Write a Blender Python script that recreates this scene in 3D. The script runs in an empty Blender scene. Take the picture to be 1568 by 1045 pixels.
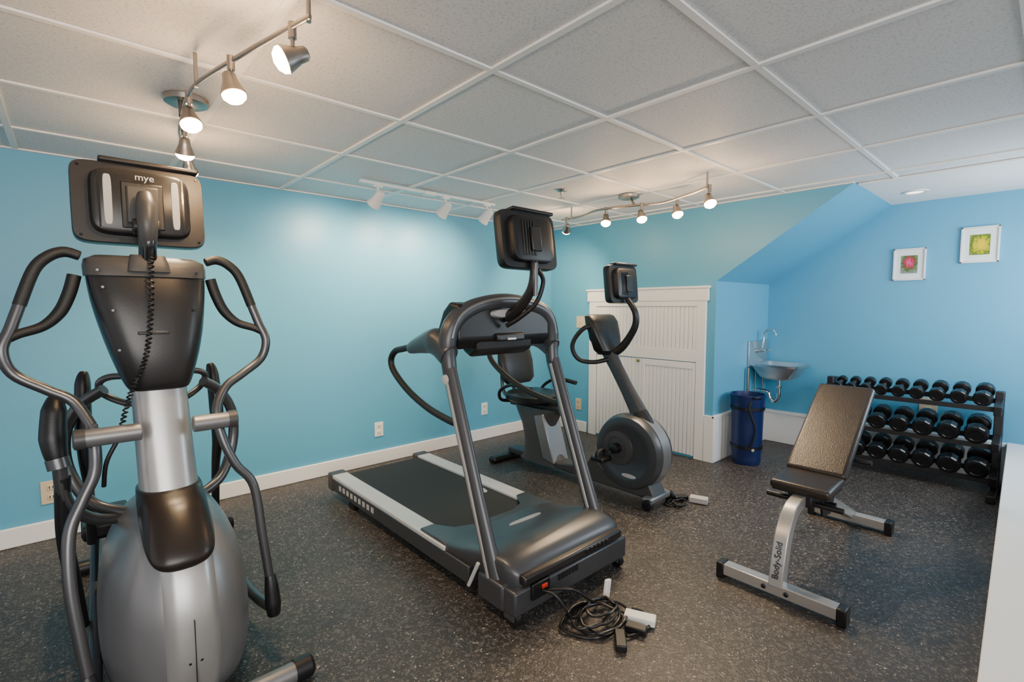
import bpy, bmesh, math, random
from mathutils import Vector, Matrix
random.seed(4)
V=Vector
C=bpy.context.scene.collection
# ---------------------------------------------------------------- materials
def nodes(m):
    m.use_nodes=True
    return m.node_tree.nodes,m.node_tree.links,m.node_tree.nodes['Principled BSDF']
def mat(name,col,rough=.5,metal=0.,bump=0.,bscale=80.,var=0.,vscale=6.,coat=0.,emit=None,es=0.):
    m=bpy.data.materials.new(name); n,l,b=nodes(m)
    b.inputs['Base Color'].default_value=(*col,1)
    b.inputs['Roughness'].default_value=rough
    b.inputs['Metallic'].default_value=metal
    if coat: b.inputs['Coat Weight'].default_value=coat
    if emit:
        b.inputs['Emission Color'].default_value=(*emit,1); b.inputs['Emission Strength'].default_value=es
    tc=n.new('ShaderNodeTexCoord')
    if var>0:
        t=n.new('ShaderNodeTexNoise'); t.inputs['Scale'].default_value=vscale; t.inputs['Detail'].default_value=4
        l.new(tc.outputs['Object'],t.inputs['Vector'])
        r=n.new('ShaderNodeValToRGB')
        r.color_ramp.elements[0].position=.3; r.color_ramp.elements[1].position=.7
        r.color_ramp.elements[0].color=(*[c*(1-var) for c in col],1)
        r.color_ramp.elements[1].color=(*[min(1,c*(1+var)) for c in col],1)
        l.new(t.outputs['Fac'],r.inputs['Fac']); l.new(r.outputs['Color'],b.inputs['Base Color'])
    if bump>0:
        t=n.new('ShaderNodeTexNoise'); t.inputs['Scale'].default_value=bscale; t.inputs['Detail'].default_value=3
        l.new(tc.outputs['Object'],t.inputs['Vector'])
        bp=n.new('ShaderNodeBump'); bp.inputs['Strength'].default_value=bump; bp.inputs['Distance'].default_value=.004
        l.new(t.outputs['Fac'],bp.inputs['Height']); l.new(bp.outputs['Normal'],b.inputs['Normal'])
    return m
M={}
M['blue']=mat('paint_blue',(.098,.375,.565),.40,var=.02,vscale=1.5,bump=.12,bscale=150)
M['white']=mat('trim_white',(.84,.84,.83),.35,bump=.05,bscale=30)
M['ceilp']=mat('alcove_ceiling_paint',(.80,.80,.80),.7,bump=.05,bscale=90)
M['tbar']=mat('ceiling_grid_metal',(.84,.84,.83),.45)
M['black']=mat('black_plastic',(.006,.006,.007),.38,bump=.08,bscale=400)
M['blackg']=mat('black_gloss',(.005,.005,.006),.18,coat=.4)
M['rubber']=mat('black_rubber',(.007,.007,.007),.52,bump=.2,bscale=300)
M['dgrey']=mat('dark_grey_plastic',(.014,.013,.013),.32,bump=.05,bscale=300)
M['mgrey']=mat('mid_grey_plastic',(.050,.048,.048),.38)
M['steelb']=mat('gunmetal_paint',(.064,.066,.073),.33,.4)
M['tube']=mat('graphite_tube',(.11,.11,.115),.3,.75)
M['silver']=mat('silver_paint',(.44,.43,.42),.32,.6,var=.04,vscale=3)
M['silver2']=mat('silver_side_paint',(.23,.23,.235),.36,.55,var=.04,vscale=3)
M['rail']=mat('brushed_aluminium',(.60,.60,.60),.45,.3,bump=.1,bscale=200)
M['chrome']=mat('chrome',(.65,.65,.66),.12,1.)
M['steel']=mat('stainless',(.62,.62,.62),.33,.95,bump=.03,bscale=60)
M['nickel']=mat('brushed_nickel',(.34,.31,.28),.33,1.)
M['brown']=mat('dark_brown_cap',(.018,.012,.009),.30,.1)
M['belt']=mat('treadmill_belt',(.011,.011,.011),.7,bump=.5,bscale=260)
M['vinyl']=mat('black_brown_vinyl',(.018,.012,.009),.36,bump=.3,bscale=180,var=.1,vscale=20)
M['beige']=mat('outlet_beige',(.62,.52,.36),.4)
M['owhite']=mat('outlet_white',(.8,.8,.77),.35)
M['bin']=mat('bin_blue',(.008,.020,.095),.33,bump=.1,bscale=100)
M['wmetal']=mat('white_metal',(.75,.75,.74),.35)
M['lgrey']=mat('light_grey_plastic',(.42,.42,.43),.4)
M['red']=mat('red_plastic',(.5,.02,.01),.4)
M['bulb']=mat('halogen_bulb',(1,.9,.7),.3,emit=(1.,.60,.24),es=60)
M['downl']=mat('downlight_lens',(.9,.9,.9),.3,emit=(1,.95,.85),es=3)
M['brass']=mat('brass',(.6,.42,.16),.3,1.)
M['rubber2']=mat('dumbbell_rubber',(.006,.006,.007),.28,bump=.1,bscale=200)
M['rackm']=mat('rack_paint',(.022,.021,.022),.35,.3)
M['pane']=mat('window_daylight_glass',(.8,.9,1),.1,emit=(.85,.94,1),es=4)
# floor: speckled rubber
def mfloor():
    m=bpy.data.materials.new('speckled_rubber_floor'); n,l,b=nodes(m)
    tc=n.new('ShaderNodeTexCoord')
    base=n.new('ShaderNodeTexNoise'); base.inputs['Scale'].default_value=1.6; base.inputs['Detail'].default_value=6
    l.new(tc.outputs['Object'],base.inputs['Vector'])
    r0=n.new('ShaderNodeValToRGB'); r0.color_ramp.elements[0].position=.35; r0.color_ramp.elements[1].position=.7
    r0.color_ramp.elements[0].color=(.026,.023,.021,1); r0.color_ramp.elements[1].color=(.048,.040,.036,1)
    l.new(base.outputs['Fac'],r0.inputs['Fac'])
    prev=r0.outputs['Color']
    for sc,th,col,pr in ((55,.45,(.085,.072,.064,1),.40),(95,.40,(.10,.09,.085,1),.35),(75,.27,(.26,.235,.21,1),.24),(130,.32,(.17,.16,.155,1),.32),(45,.15,(.40,.37,.34,1),.28)):
        nz=n.new('ShaderNodeTexNoise'); nz.inputs['Scale'].default_value=sc*1.3
        l.new(tc.outputs['Object'],nz.inputs['Vector'])
        mx0=n.new('ShaderNodeMixRGB'); mx0.inputs[0].default_value=.025
        l.new(tc.outputs['Object'],mx0.inputs[1]); l.new(nz.outputs['Color'],mx0.inputs[2])
        vo=n.new('ShaderNodeTexVoronoi'); vo.inputs['Scale'].default_value=sc; vo.inputs['Randomness'].default_value=1
        l.new(mx0.outputs[0],vo.inputs['Vector'])
        sep=n.new('ShaderNodeSeparateColor'); l.new(vo.outputs['Color'],sep.inputs[0])
        lt=n.new('ShaderNodeMath'); lt.operation='LESS_THAN'; lt.inputs[1].default_value=pr
        l.new(sep.outputs[0],lt.inputs[0])
        d=n.new('ShaderNodeMath'); d.operation='LESS_THAN'; d.inputs[1].default_value=th
        l.new(vo.outputs['Distance'],d.inputs[0])
        mu=n.new('ShaderNodeMath'); mu.operation='MULTIPLY'; l.new(lt.outputs[0],mu.inputs[0]); l.new(d.outputs[0],mu.inputs[1])
        mx=n.new('ShaderNodeMixRGB'); l.new(mu.outputs[0],mx.inputs[0]); l.new(prev,mx.inputs[1]); mx.inputs[2].default_value=col
        prev=mx.outputs[0]
    l.new(prev,b.inputs['Base Color'])
    b.inputs['Roughness'].default_value=.46
    t=n.new('ShaderNodeTexNoise'); t.inputs['Scale'].default_value=110; t.inputs['Detail'].default_value=4; l.new(tc.outputs['Object'],t.inputs['Vector'])
    bp=n.new('ShaderNodeBump'); bp.inputs['Strength'].default_value=.6; bp.inputs['Distance'].default_value=.004
    l.new(t.outputs['Fac'],bp.inputs['Height']); l.new(bp.outputs['Normal'],b.inputs['Normal'])
    return m
M['floor']=mfloor()
def mtile():
    m=bpy.data.materials.new('acoustic_tile'); n,l,b=nodes(m)
    tc=n.new('ShaderNodeTexCoord')
    t=n.new('ShaderNodeTexNoise'); t.inputs['Scale'].default_value=110; t.inputs['Detail'].default_value=4
    l.new(tc.outputs['Object'],t.inputs['Vector'])
    r=n.new('ShaderNodeValToRGB'); r.color_ramp.elements[0].position=.34; r.color_ramp.elements[1].position=.48
    r.color_ramp.elements[0].color=(.58,.58,.585,1); r.color_ramp.elements[1].color=(.73,.73,.735,1)
    l.new(t.outputs['Fac'],r.inputs['Fac']); l.new(r.outputs['Color'],b.inputs['Base Color'])
    b.inputs['Roughness'].default_value=.6
    bp=n.new('ShaderNodeBump'); bp.inputs['Strength'].default_value=.4; bp.inputs['Distance'].default_value=.003
    l.new(t.outputs['Fac'],bp.inputs['Height']); l.new(bp.outputs['Normal'],b.inputs['Normal'])
    return m
M['tile']=mtile()
def mart(name,cols,center,sc):
    m=bpy.data.materials.new(name); n,l,b=nodes(m)
    tc=n.new('ShaderNodeTexCoord')
    mp=n.new('ShaderNodeMapping'); mp.inputs['Location'].default_value=(0,-center[0],-center[1]); l.new(tc.outputs['Generated'],mp.inputs['Vector'])
    ln=n.new('ShaderNodeVectorMath'); ln.operation='LENGTH'
    sp=n.new('ShaderNodeVectorMath'); sp.operation='MULTIPLY'; sp.inputs[1].default_value=(0,1,1); l.new(mp.outputs[0],sp.inputs[0]); l.new(sp.outputs[0],ln.inputs[0])
    nz=n.new('ShaderNodeTexNoise'); nz.inputs['Scale'].default_value=sc; nz.inputs['Detail'].default_value=6; l.new(tc.outputs['Generated'],nz.inputs['Vector'])
    ad=n.new('ShaderNodeMath'); ad.operation='MULTIPLY_ADD'; ad.inputs[1].default_value=.75; l.new(nz.outputs['Fac'],ad.inputs[0]); l.new(ln.outputs['Value'],ad.inputs[2])
    r=n.new('ShaderNodeValToRGB'); els=r.color_ramp.elements
    while len(els)<len(cols): els.new(.5)
    for i,(p,c) in enumerate(cols): els[i].position=p; els[i].color=(*c,1)
    l.new(ad.outputs[0],r.inputs['Fac']); l.new(r.outputs['Color'],b.inputs['Base Color'])
    b.inputs['Roughness'].default_value=.3
    return m
M['art1']=mart('flower_print',[(.45,(.80,.08,.28)),(.62,(.5,.01,.06)),(.74,(.04,.08,.02)),(.84,(.10,.2,.06)),(1.,(.22,.26,.26))],(.5,.6),9)
M['art2']=mart('yellow_flower_print',[(.45,(.80,.55,.0)),(.68,(.62,.46,.01)),(.80,(.2,.28,.01)),(.92,(.08,.14,.01)),(1.,(.2,.25,.05))],(.45,.5),7)
# ---------------------------------------------------------------- geometry helpers
def root(name,loc):
    e=bpy.data.objects.new(name,None); e.location=loc; e.empty_display_size=.1; C.objects.link(e); return e
def finish(name,me,mats,parent,smooth=True,bevel=0.,seg=2,sub=0,ang=38):
    bm=bmesh.new(); bm.from_mesh(me); bmesh.ops.recalc_face_normals(bm,faces=bm.faces); bm.to_mesh(me); bm.free()
    o=bpy.data.objects.new(name,me); C.objects.link(o)
    for m in (mats if isinstance(mats,(list,tuple)) else [mats]): me.materials.append(m)
    if smooth:
        for p in me.polygons: p.use_smooth=True
        me.set_sharp_from_angle(angle=math.radians(ang))
    if bevel>0:
        b=o.modifiers.new('b','BEVEL'); b.width=bevel; b.segments=seg; b.limit_method='ANGLE'; b.angle_limit=math.radians(30); b.harden_normals=False
    if sub:
        s=o.modifiers.new('s','SUBSURF'); s.levels=sub; s.render_levels=sub
    if parent is not None:
        o.parent=parent; o.matrix_parent_inverse=Matrix.Translation(parent.location).inverted()
    return o
def mk(name,vs,fs,m,parent=None,**k):
    me=bpy.data.meshes.new(name); me.from_pydata([tuple(v) for v in vs],[],fs); return finish(name,me,m,parent,**k)
def box(name,lo,hi,m,parent=None,bevel=.004,rot=None,piv=None,**k):
    x0,y0,z0=lo;x1,y1,z1=hi
    vs=[V(p) for p in ((x0,y0,z0),(x1,y0,z0),(x1,y1,z0),(x0,y1,z0),(x0,y0,z1),(x1,y0,z1),(x1,y1,z1),(x0,y1,z1))]
    if rot is not None:
        c=V(piv) if piv else (V(lo)+V(hi))/2
        R=Matrix.Rotation(math.radians(rot[1]),3,rot[0]); vs=[R@(v-c)+c for v in vs]
    return mk(name,vs,[(0,3,2,1),(4,5,6,7),(0,1,5,4),(1,2,6,5),(2,3,7,6),(3,0,4,7)],m,parent,bevel=bevel,**k)
def prism(name,poly,axis,a0,a1,m,parent=None,bevel=.0,**k):
    f={'x':lambda p,a:(a,p[0],p[1]),'y':lambda p,a:(p[0],a,p[1]),'z':lambda p,a:(p[0],p[1],a)}[axis]
    n=len(poly); vs=[f(p,a0) for p in poly]+[f(p,a1) for p in poly]
    fs=[tuple(range(n)),tuple(range(2*n-1,n-1,-1))]+[(i,(i+1)%n,n+(i+1)%n,n+i) for i in range(n)]
    return mk(name,vs,fs,m,parent,bevel=bevel,**k)
def crom(P,R,res):
    out=[];rr=[];n=len(P)
    for i in range(n-1):
        p0=P[max(i-1,0)];p1=P[i];p2=P[i+1];p3=P[min(i+2,n-1)]
        for j in range(res):
            t=j/res
            out.append(.5*((2*p1)+(p2-p0)*t+(2*p0-5*p1+4*p2-p3)*t*t+(3*p1-p0-3*p2+p3)*t**3)); rr.append(R[i]*(1-t)+R[i+1]*t)
    out.append(P[-1]);rr.append(R[-1]); return out,rr
def sweep(name,pts,r,m,parent=None,seg=12,res=6,flat=1.,up=None,straight=False,ph=0.,**k):
    P=[V(p) for p in pts]; R=list(r) if isinstance(r,(list,tuple)) else [r]*len(P)
    if not straight: P,R=crom(P,R,res)
    n=len(P); T=[]
    for i in range(n):
        a=P[max(i-1,0)];b=P[min(i+1,n-1)]; T.append((b-a).normalized())
    u=V(up) if up else (V((0,0,1)) if abs(T[0].z)<.9 else V((1,0,0)))
    vs=[]
    for i in range(n):
        u=(u-T[i]*u.dot(T[i])).normalized(); w=T[i].cross(u)
        for s in range(seg):
            a=2*math.pi*s/seg+ph; vs.append(P[i]+u*math.cos(a)*R[i]*flat+w*math.sin(a)*R[i])
    fs=[]
    for i in range(n-1):
        for s in range(seg):
            s2=(s+1)%seg; fs.append((i*seg+s,i*seg+s2,(i+1)*seg+s2,(i+1)*seg+s))
    fs.append(tuple(range(seg))); fs.append(tuple((n-1)*seg+s for s in reversed(range(seg))))
    return mk(name,vs,fs,m,parent,**k)
def cyl(name,a,b,r,m,parent=None,r2=None,seg=24,bevel=.0,**k):
    return sweep(name,[a,b],[r,r if r2 is None else r2],m,parent,seg=seg,straight=True,bevel=bevel,**k)
def sring(c,ua,va,a,b,n=28,e=3.):
    c=V(c);ua=V(ua);va=V(va);o=[]
    for i in range(n):
        t=2*math.pi*i/n; ct=math.cos(t);st=math.sin(t)
        o.append(c+ua*(a*math.copysign(abs(ct)**(2/e),ct))+va*(b*math.copysign(abs(st)**(2/e),st)))
    return o
def loft(name,rings,m,parent=None,**k):
    n=len(rings[0]); vs=[v for r in rings for v in r]; fs=[]
    for i in range(len(rings)-1):
        for s in range(n):
            s2=(s+1)%n; fs.append((i*n+s,i*n+s2,(i+1)*n+s2,(i+1)*n+s))
    fs.append(tuple(range(n))); fs.append(tuple((len(rings)-1)*n+s for s in reversed(range(n))))
    return mk(name,vs,fs,m,parent,**k)
X=(1,0,0);Y=(0,1,0);Z=(0,0,1)
def zloft(name,secs,m,parent=None,n=32,e=3.,fine=0,**k):
    """secs: (z,cx,halfx,yfront,yback)"""
    if fine:
        out=[];N=len(secs)
        for i in range(N-1):
            p=[secs[max(i-1,0)],secs[i],secs[i+1],secs[min(i+2,N-1)]]
            for j in range(fine):
                t=j/fine
                out.append(tuple(.5*((2*p[1][q])+(p[2][q]-p[0][q])*t+(2*p[0][q]-5*p[1][q]+4*p[2][q]-p[3][q])*t*t+(3*p[1][q]-p[0][q]-3*p[2][q]+p[3][q])*t**3) for q in range(5)))
        out.append(secs[-1]); secs=out
    return loft(name,[sring((cx,(yf+yb)/2,z),X,Y,hx,(yb-yf)/2,n,e) for z,cx,hx,yf,yb in secs],m,parent,**k)
def disc(name,c,axis,prof,m,parent=None,seg=48,**k):
    """lathe: prof list of (offset along axis, radius)"""
    ax=V(axis).normalized(); u=ax.orthogonal().normalized(); w=ax.cross(u); c=V(c)
    rings=[[c+ax*o+(u*math.cos(2*math.pi*i/seg)+w*math.sin(2*math.pi*i/seg))*max(r,.0005) for i in range(seg)] for o,r in prof]
    return loft(name,rings,m,parent,**k)
def text(name,s,size,M4,m,parent,ext=.0006):
    cu=bpy.data.curves.new(name,'FONT'); cu.body=s; cu.size=size; cu.extrude=ext; cu.align_x='CENTER'; cu.align_y='CENTER'
    o=bpy.data.objects.new(name,cu); C.objects.link(o); cu.materials.append(m)
    o.parent=parent; o.matrix_parent_inverse=Matrix.Translation(parent.location).inverted(); o.matrix_basis=M4
    return o
def basis(o,xa,ya):
    xa=V(xa).normalized();ya=V(ya).normalized();za=xa.cross(ya)
    return Matrix(((xa.x,ya.x,za.x,o[0]),(xa.y,ya.y,za.y,o[1]),(xa.z,ya.z,za.z,o[2]),(0,0,0,1)))
# ---------------------------------------------------------------- room
W=3.58;D=3.78;D2=4.83;H=2.05;YS=1.80;YT=.91;ZS=1.455
box('floor',(-3.2,-2.6,-.06),(D2+.1,W+.1,0),M['floor'],bevel=0,smooth=False)
box('wall_north',(-3.2,W,0),(D,W+.1,H),M['blue'],bevel=0,smooth=False)
prism('wall_east',[(W+.1,0),(W+.1,H),(YT,H),(YS,ZS),(YS,0)],'x',D,D+.07,M['blue'],smooth=False)
box('wall_alcove_side',(D+.07,YS,0),(D2,YS+.08,ZS+.02),M['blue'],bevel=0,smooth=False)
box('wall_alcove_back',(D2,-.55,0),(D2+.1,YS+.1,H+.05),M['blue'],bevel=0,smooth=False)
prism('ceiling_slope',[(YS,ZS),(YT,H),(YT+.05,H+.08),(YS+.1,ZS+.05)],'x',D+.07,D2,M['blue'],smooth=False)
box('wall_south',(3.2,-.55,0),(D2,-.47,H),M['blue'],bevel=0,smooth=False)
a=root('window_1',(4.0,-.47,1.35))
box('pane',(3.5,-.468,.95),(4.6,-.46,1.75),M['pane'],a,bevel=0)
for lo,hi in (((3.42,-.47,.87),(3.5,-.445,1.83)),((4.6,-.47,.87),(4.68,-.445,1.83)),((3.42,-.47,1.75),(4.68,-.445,1.83)),((3.40,-.47,.85),(4.70,-.42,.95)),((4.03,-.468,.95),(4.07,-.45,1.75)),((3.5,-.468,1.33),(4.6,-.45,1.37))):
    box('casing',lo,hi,M['white'],a)
box('ceiling',(-3.2,-2.6,H+.006),(D+.09,W,H+.06),M['tile'],bevel=0,smooth=False)
box('ceiling_alcove',(D+.09,-.47,H),(D2,YT+.02,H+.06),M['ceilp'],bevel=0,smooth=False)
g=root('ceiling_grid',(0,0,H))
for i in range(-7,5):
    x=1.10+.635*i; box('bar_x',(x-.012,-2.6,H-.003),(x+.012,W,H+.0055),M['tbar'],g,bevel=0,smooth=False)
for j in range(-5,5):
    y=.71+.613*j; box('bar_y',(-3.2,y-.011,H-.0022),(D+.08,y+.011,H+.005),M['tbar'],g,bevel=0,smooth=False)
box('bar_edge_n',(-3.2,W-.022,H-.004),(D,W-.001,H+.004),M['tbar'],g,bevel=0,smooth=False)
box('bar_edge_e',(D-.022,YT,H-.0045),(D-.001,W,H+.0045),M['tbar'],g,bevel=0,smooth=False)
box('bar_edge_alcove',(D+.06,-2.6,H-.006),(D+.10,YT-.002,H+.0035),M['tbar'],g,bevel=0,smooth=False)
def base(name,lo,hi,cap=True):
    return box(name,lo,hi,M['white'],bevel=.006)
base('baseboard_north',(-3.2,W-.018,0),(D,W,.105))
base('baseboard_east',(D-.018,3.08,0),(D,W-.018,.105))
a=root('baseboard_alcove',(D2,1,0))
box('board',(D2-.018,-.47,0),(D2,YS,.27),M['white'],a)
box('cap',(D2-.03,-.47,.27),(D2,YS,.30),M['white'],a)
a=root('trim_wainscot',(D,YS,0))
for i in range(8):
    x0=D+.0+i*.055
    box('bead',(x0,YS-.02,0),(x0+.052,YS,.36),M['white'],a,bevel=.005)
box('board',(D-.02,YS-.02,0),(D,YS+.065,.38),M['white'],a)
box('board_side',(D+.44,YS-.018,0),(D2-.018,YS,.27),M['white'],a)
box('cap',(D-.02,YS-.028,.36),(D+.44,YS,.385),M['white'],a)
# window-seat ledge at the right
a=root('window_seat_ledge',(3,0,0))
prism('top',[(1.0,-.47),(1.0,.066),(D2-.03,.185),(D2-.03,-.47)],'z',.285,.31,M['white'],a,bevel=.004)
prism('front',[(1.02,-.46),(1.02,.055),(D2-.03,.172),(D2-.03,-.46)],'z',0,.285,M['white'],a,bevel=.002)
# access doors on east wall
a=root('door_1',(D,2.45,0))
xf=D-.022
box('casing_top',(xf-.006,1.85,1.30),(D,3.07,1.40),M['white'],a)
box('casing_cap',(xf-.016,1.84,1.40),(D,3.08,1.42),M['white'],a)
box('casing_r',(xf,1.867,0),(D,1.945,1.30),M['white'],a)
box('casing_l',(xf,2.965,0),(D,3.05,1.30),M['white'],a)
box('rail_top',(xf,1.945,1.255),(D,2.965,1.30),M['white'],a)
box('rail_mid',(xf,1.945,.80),(D,2.965,.90),M['white'],a)
def beads(y0,y1,z0,z1,par,xo=.012):
    n=max(1,round((y1-y0)/.038)); w=(y1-y0)/n
    for i in range(n):
        box('bead',(D-xo,y0+i*w+.0015,z0),(D,y0+(i+1)*w-.0015,z1),M['white'],par,bevel=.004)
beads(1.945,2.965,.90,1.255,a)
box('stile_m',(D-.02,2.42,.02),(D,2.452,.795),M['white'],a); box('stile_m2',(D-.02,2.456,.02),(D,2.488,.795),M['white'],a)
box('stile_r',(D-.02,1.95,.02),(D,1.975,.795),M['white'],a)
beads(1.975,2.42,.02,.795,a); beads(2.488,2.96,.02,.795,a)
box('rail_r',(D-.02,1.975,.74),(D,2.42,.795),M['white'],a)
disc('knob',(D-.02,2.475,.775),(-1,0,0),[(0,.008),(.012,.006),(.016,.014),(.026,.014),(.03,.004)],M['brass'],a,seg=20)
# outlets
def outlet(name,c,axis,m,w=.075,h=.115,switch=False):
    e=root(name,c)
    def bx(nm,u0,u1,z0,z1,d,mm,bv=.003):
        if axis=='y': box(nm,(c[0]+u0,c[1]-d,c[2]+z0),(c[0]+u1,c[1],c[2]+z1),mm,e,bevel=bv)
        else: box(nm,(c[0]-d,c[1]+u0,c[2]+z0),(c[0],c[1]+u1,c[2]+z1),mm,e,bevel=bv)
    bx('plate',-w/2,w/2,-h/2,h/2,.006,m)
    if switch: bx('toggle',-.006,.006,-.012,.012,.016,m)
    else:
        for s in (-1,1):
            bx('socket',-.017,.017,s*.026-.015,s*.026+.015,.009,m)
            for q in (-1,1): bx('slot',q*.007-.0018,q*.007+.0018,s*.026-.006,s*.026+.008,.0095,M['black'],0)
outlet('wall_outlet',(-.12,W,.255),'y',M['beige'],.085,.125)
outlet('wall_outlet',(1.79,W,.275),'y',M['owhite'])
outlet('wall_outlet',(2.87,W,.29),'y',M['owhite'])
outlet('wall_outlet',(D,3.19,.27),'x',M['beige'])
outlet('light_switch',(D,3.17,1.10),'x',M['beige'],.11,.12,True)
outlet('wall_outlet',(D2,.62,.50),'x',M['beige'],.11,.12)
# pictures
def picture(y0,y1,z0,z1,art):
    e=root('framed_picture',(D2,(y0+y1)/2,(z0+z1)/2)); f=.012
    for nm,l,h in (('frame_l',(D2-.022,y1-f,z0),(D2,y1,z1)),('frame_r',(D2-.022,y0,z0),(D2,y0+f,z1)),('frame_t',(D2-.022,y0,z1-f),(D2,y1,z1)),('frame_b',(D2-.022,y0,z0),(D2,y1,z0+f))):
        box(nm,l,h,M['wmetal'],e,bevel=.002)
    box('mat_board',(D2-.012,y0+f,z0+f),(D2-.002,y1-f,z1-f),M['white'],e,bevel=0)
    dy=(y1-y0)*.24;dz=(z1-z0)*.22
    box('print',(D2-.0135,y0+dy,z0+dz),(D2-.012,y1-dy,z1-dz),M[art],e,bevel=0)
picture(.681,.879,1.455,1.70,'art1'); picture(.288,.492,1.565,1.82,'art2')
# ---------------------------------------------------------------- lights
def spot(c,aim,power,col=(1,.76,.48),size=85,blend=.9,rad=.018):
    l=bpy.data.lights.new('lamp_spot','SPOT'); l.energy=power; l.color=col; l.spot_size=math.radians(size); l.spot_blend=blend; l.shadow_soft_size=rad
    o=bpy.data.objects.new('lamp_spot',l); C.objects.link(o); o.location=c
    o.rotation_euler=(V(aim)-V(c)).to_track_quat('-Z','Y').to_euler(); return o
def head(par,p,aim,power,m='nickel',scale=1.3,leak=5.):
    """gimbal halogen head hanging from the rail at p"""
    p=V(p); d=(V(aim)-p).normalized(); s=scale
    c=p+V((0,0,-.055*s))
    cyl('stem',p,c,.004*s,M[m],par,seg=10)
    disc('stem_cap',p+V((0,0,.012)),(0,0,-1),[(0,.008*s),(.03*s,.008*s)],M[m],par,seg=14)
    disc('shade',c-d*.03*s,d,[(0,.010*s),(.004*s,.014*s),(.02*s,.016*s),(.035*s,.022*s),(.048*s,.027*s),(.049*s,.025*s),(.045*s,.024*s),(.04*s,.002)],M[m],par,seg=22)
    disc('bulb',c+d*.012*s,d,[(0,.022*s),(.006*s,.025*s),(.014*s,.024*s),(.022*s,.016*s),(.026*s,.002)],M['bulb'],par,seg=18)
    o=spot(c+d*.055*s,c+d,power,size=100); o.parent=par; o.matrix_parent_inverse=Matrix.Translation(par.location).inverted()
    if leak:
        l=bpy.data.lights.new('leak','POINT'); l.energy=leak; l.color=(1,.62,.32); l.shadow_soft_size=.025
        q=bpy.data.objects.new('lamp_leak',l); C.objects.link(q); q.location=c+d*.06*s+V((0,0,.01)); q.parent=par; q.matrix_parent_inverse=Matrix.Translation(par.location).inverted()
a=root('ceiling_track_light',(.37,2.29,H))
rail=[(.466,1.25,1.955),(.40,1.52,1.955),(.335,1.82,1.955),(.325,2.0,1.955),(.335,2.15,1.955),(.362,2.417,1.955),(.43,2.72,1.955),(.478,2.98,1.955)]
sweep('rail',rail,.0045,M['nickel'],a,flat=1.8)
disc('canopy',(.37,2.29,H),(0,0,-1),[(0,.075),(.018,.073),(.026,.055),(.028,.002)],M['nickel'],a,seg=36)
cyl('feed',(.345,2.25,H-.02),(.338,2.2,1.955),.008,M['nickel'],a)
for q in ((.466,1.26),(.33,1.86),(.478,2.97)): cyl('post',(q[0],q[1],H),(q[0],q[1],1.945),.006,M['nickel'],a)
for p,aim,pw in (((.45,1.33,1.955),(.15,1.42,1.80),22),((.375,1.62,1.955),(.50,1.50,1.2),24),((.328,1.98,1.955),(.40,1.6,1.0),20),((.37,2.36,1.955),(.42,2.8,.9),52),((.43,2.66,1.955),(.62,3.2,1.2),52)):
    head(a,p,aim,pw)
a=root('ceiling_track_light',(3.0,2.1,H))
rail=[(3.03,2.75,1.965),(3.03,2.55,1.965),(2.93,2.30,1.965),(2.98,2.05,1.965),(3.05,1.85,1.965),(2.96,1.62,1.965),(2.85,1.42,1.965)]
sweep('rail',rail,.0055,M['nickel'],a,flat=1.6)
disc('canopy',(3.02,2.1,H),(0,0,-1),[(0,.075),(.018,.073),(.026,.055),(.028,.002)],M['nickel'],a,seg=36)
cyl('feed',(3.01,2.08,H-.02),(2.99,2.03,1.965),.008,M['nickel'],a)
for q in ((3.03,2.65),(2.85,1.43)): cyl('post',(q[0],q[1],H),(q[0],q[1],1.955),.006,M['nickel'],a)
for p,aim,pw in (((3.03,2.70,1.965),(3.6,3.4,1.3),65),((2.94,2.24,1.965),(2.6,2.0,.9),32),((3.0,1.98,1.965),(2.75,1.6,.9),32),((3.02,1.72,1.965),(2.80,1.35,.9),40),((2.86,1.42,1.965),(2.6,1.05,1.1),55)):
    head(a,p,aim,pw,scale=1.4)
# white track
a=root('white_track_light',(1.9,2.95,H))
box('track',(1.38,2.935,H-.022),(1.86,2.965,H-.005),M['wmetal'],a,bevel=.002)
box('track_b',(1.87,2.935,H-.022),(2.47,2.965,H-.005),M['wmetal'],a,bevel=.002)
box('feed_box',(1.84,2.925,H-.03),(1.93,2.975,H-.004),M['wmetal'],a,bevel=.003)
for x in (1.50,2.02,2.40):
    c=V((x,2.95,H-.10)); d=V((-.15,.60,-.55)).normalized()
    box('adapter',(x-.03,2.935,H-.035),(x+.03,2.965,H-.02),M['wmetal'],a,bevel=.003)
    cyl('stem',(x,2.95,H-.02),(x,2.95,H-.09),.007,M['wmetal'],a)
    disc('shade',c-d*.05,d,[(0,.012),(.006,.026),(.03,.030),(.07,.034),(.11,.046),(.112,.042),(.08,.03),(.078,.002)],M['wmetal'],a,seg=26)
    disc('lamp_face',c+d*.035,d,[(0,.030),(.004,.026),(.006,.002)],M['downl'],a,seg=20)
    o=spot(c+d*.07,c+d*2,52,(1,.80,.56),120,1.); o.parent=a; o.matrix_parent_inverse=Matrix.Translation(a.location).inverted()
a=root('recessed_downlight',(4.40,.70,H))
disc('trim_ring',(4.40,.70,H),(0,0,-1),[(0,.075),(.006,.073),(.008,.055),(.002,.05),(0.001,.002)],M['wmetal'],a)
disc('lens',(4.40,.70,H-.001),(0,0,-1),[(0,.05),(.003,.045),(.004,.002)],M['downl'],a)
a=root('fire_sprinkler',(2.55,2.32,H))
disc('escutcheon',(2.55,2.32,H),(0,0,-1),[(0,.035),(.006,.032),(.01,.012),(.03,.008),(.05,.006)],M['nickel'],a,seg=24)
disc('deflector',(2.55,2.32,H-.05),(0,0,-1),[(0,.004),(.002,.018),(.004,.018),(.005,.002)],M['nickel'],a,seg=16)
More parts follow.
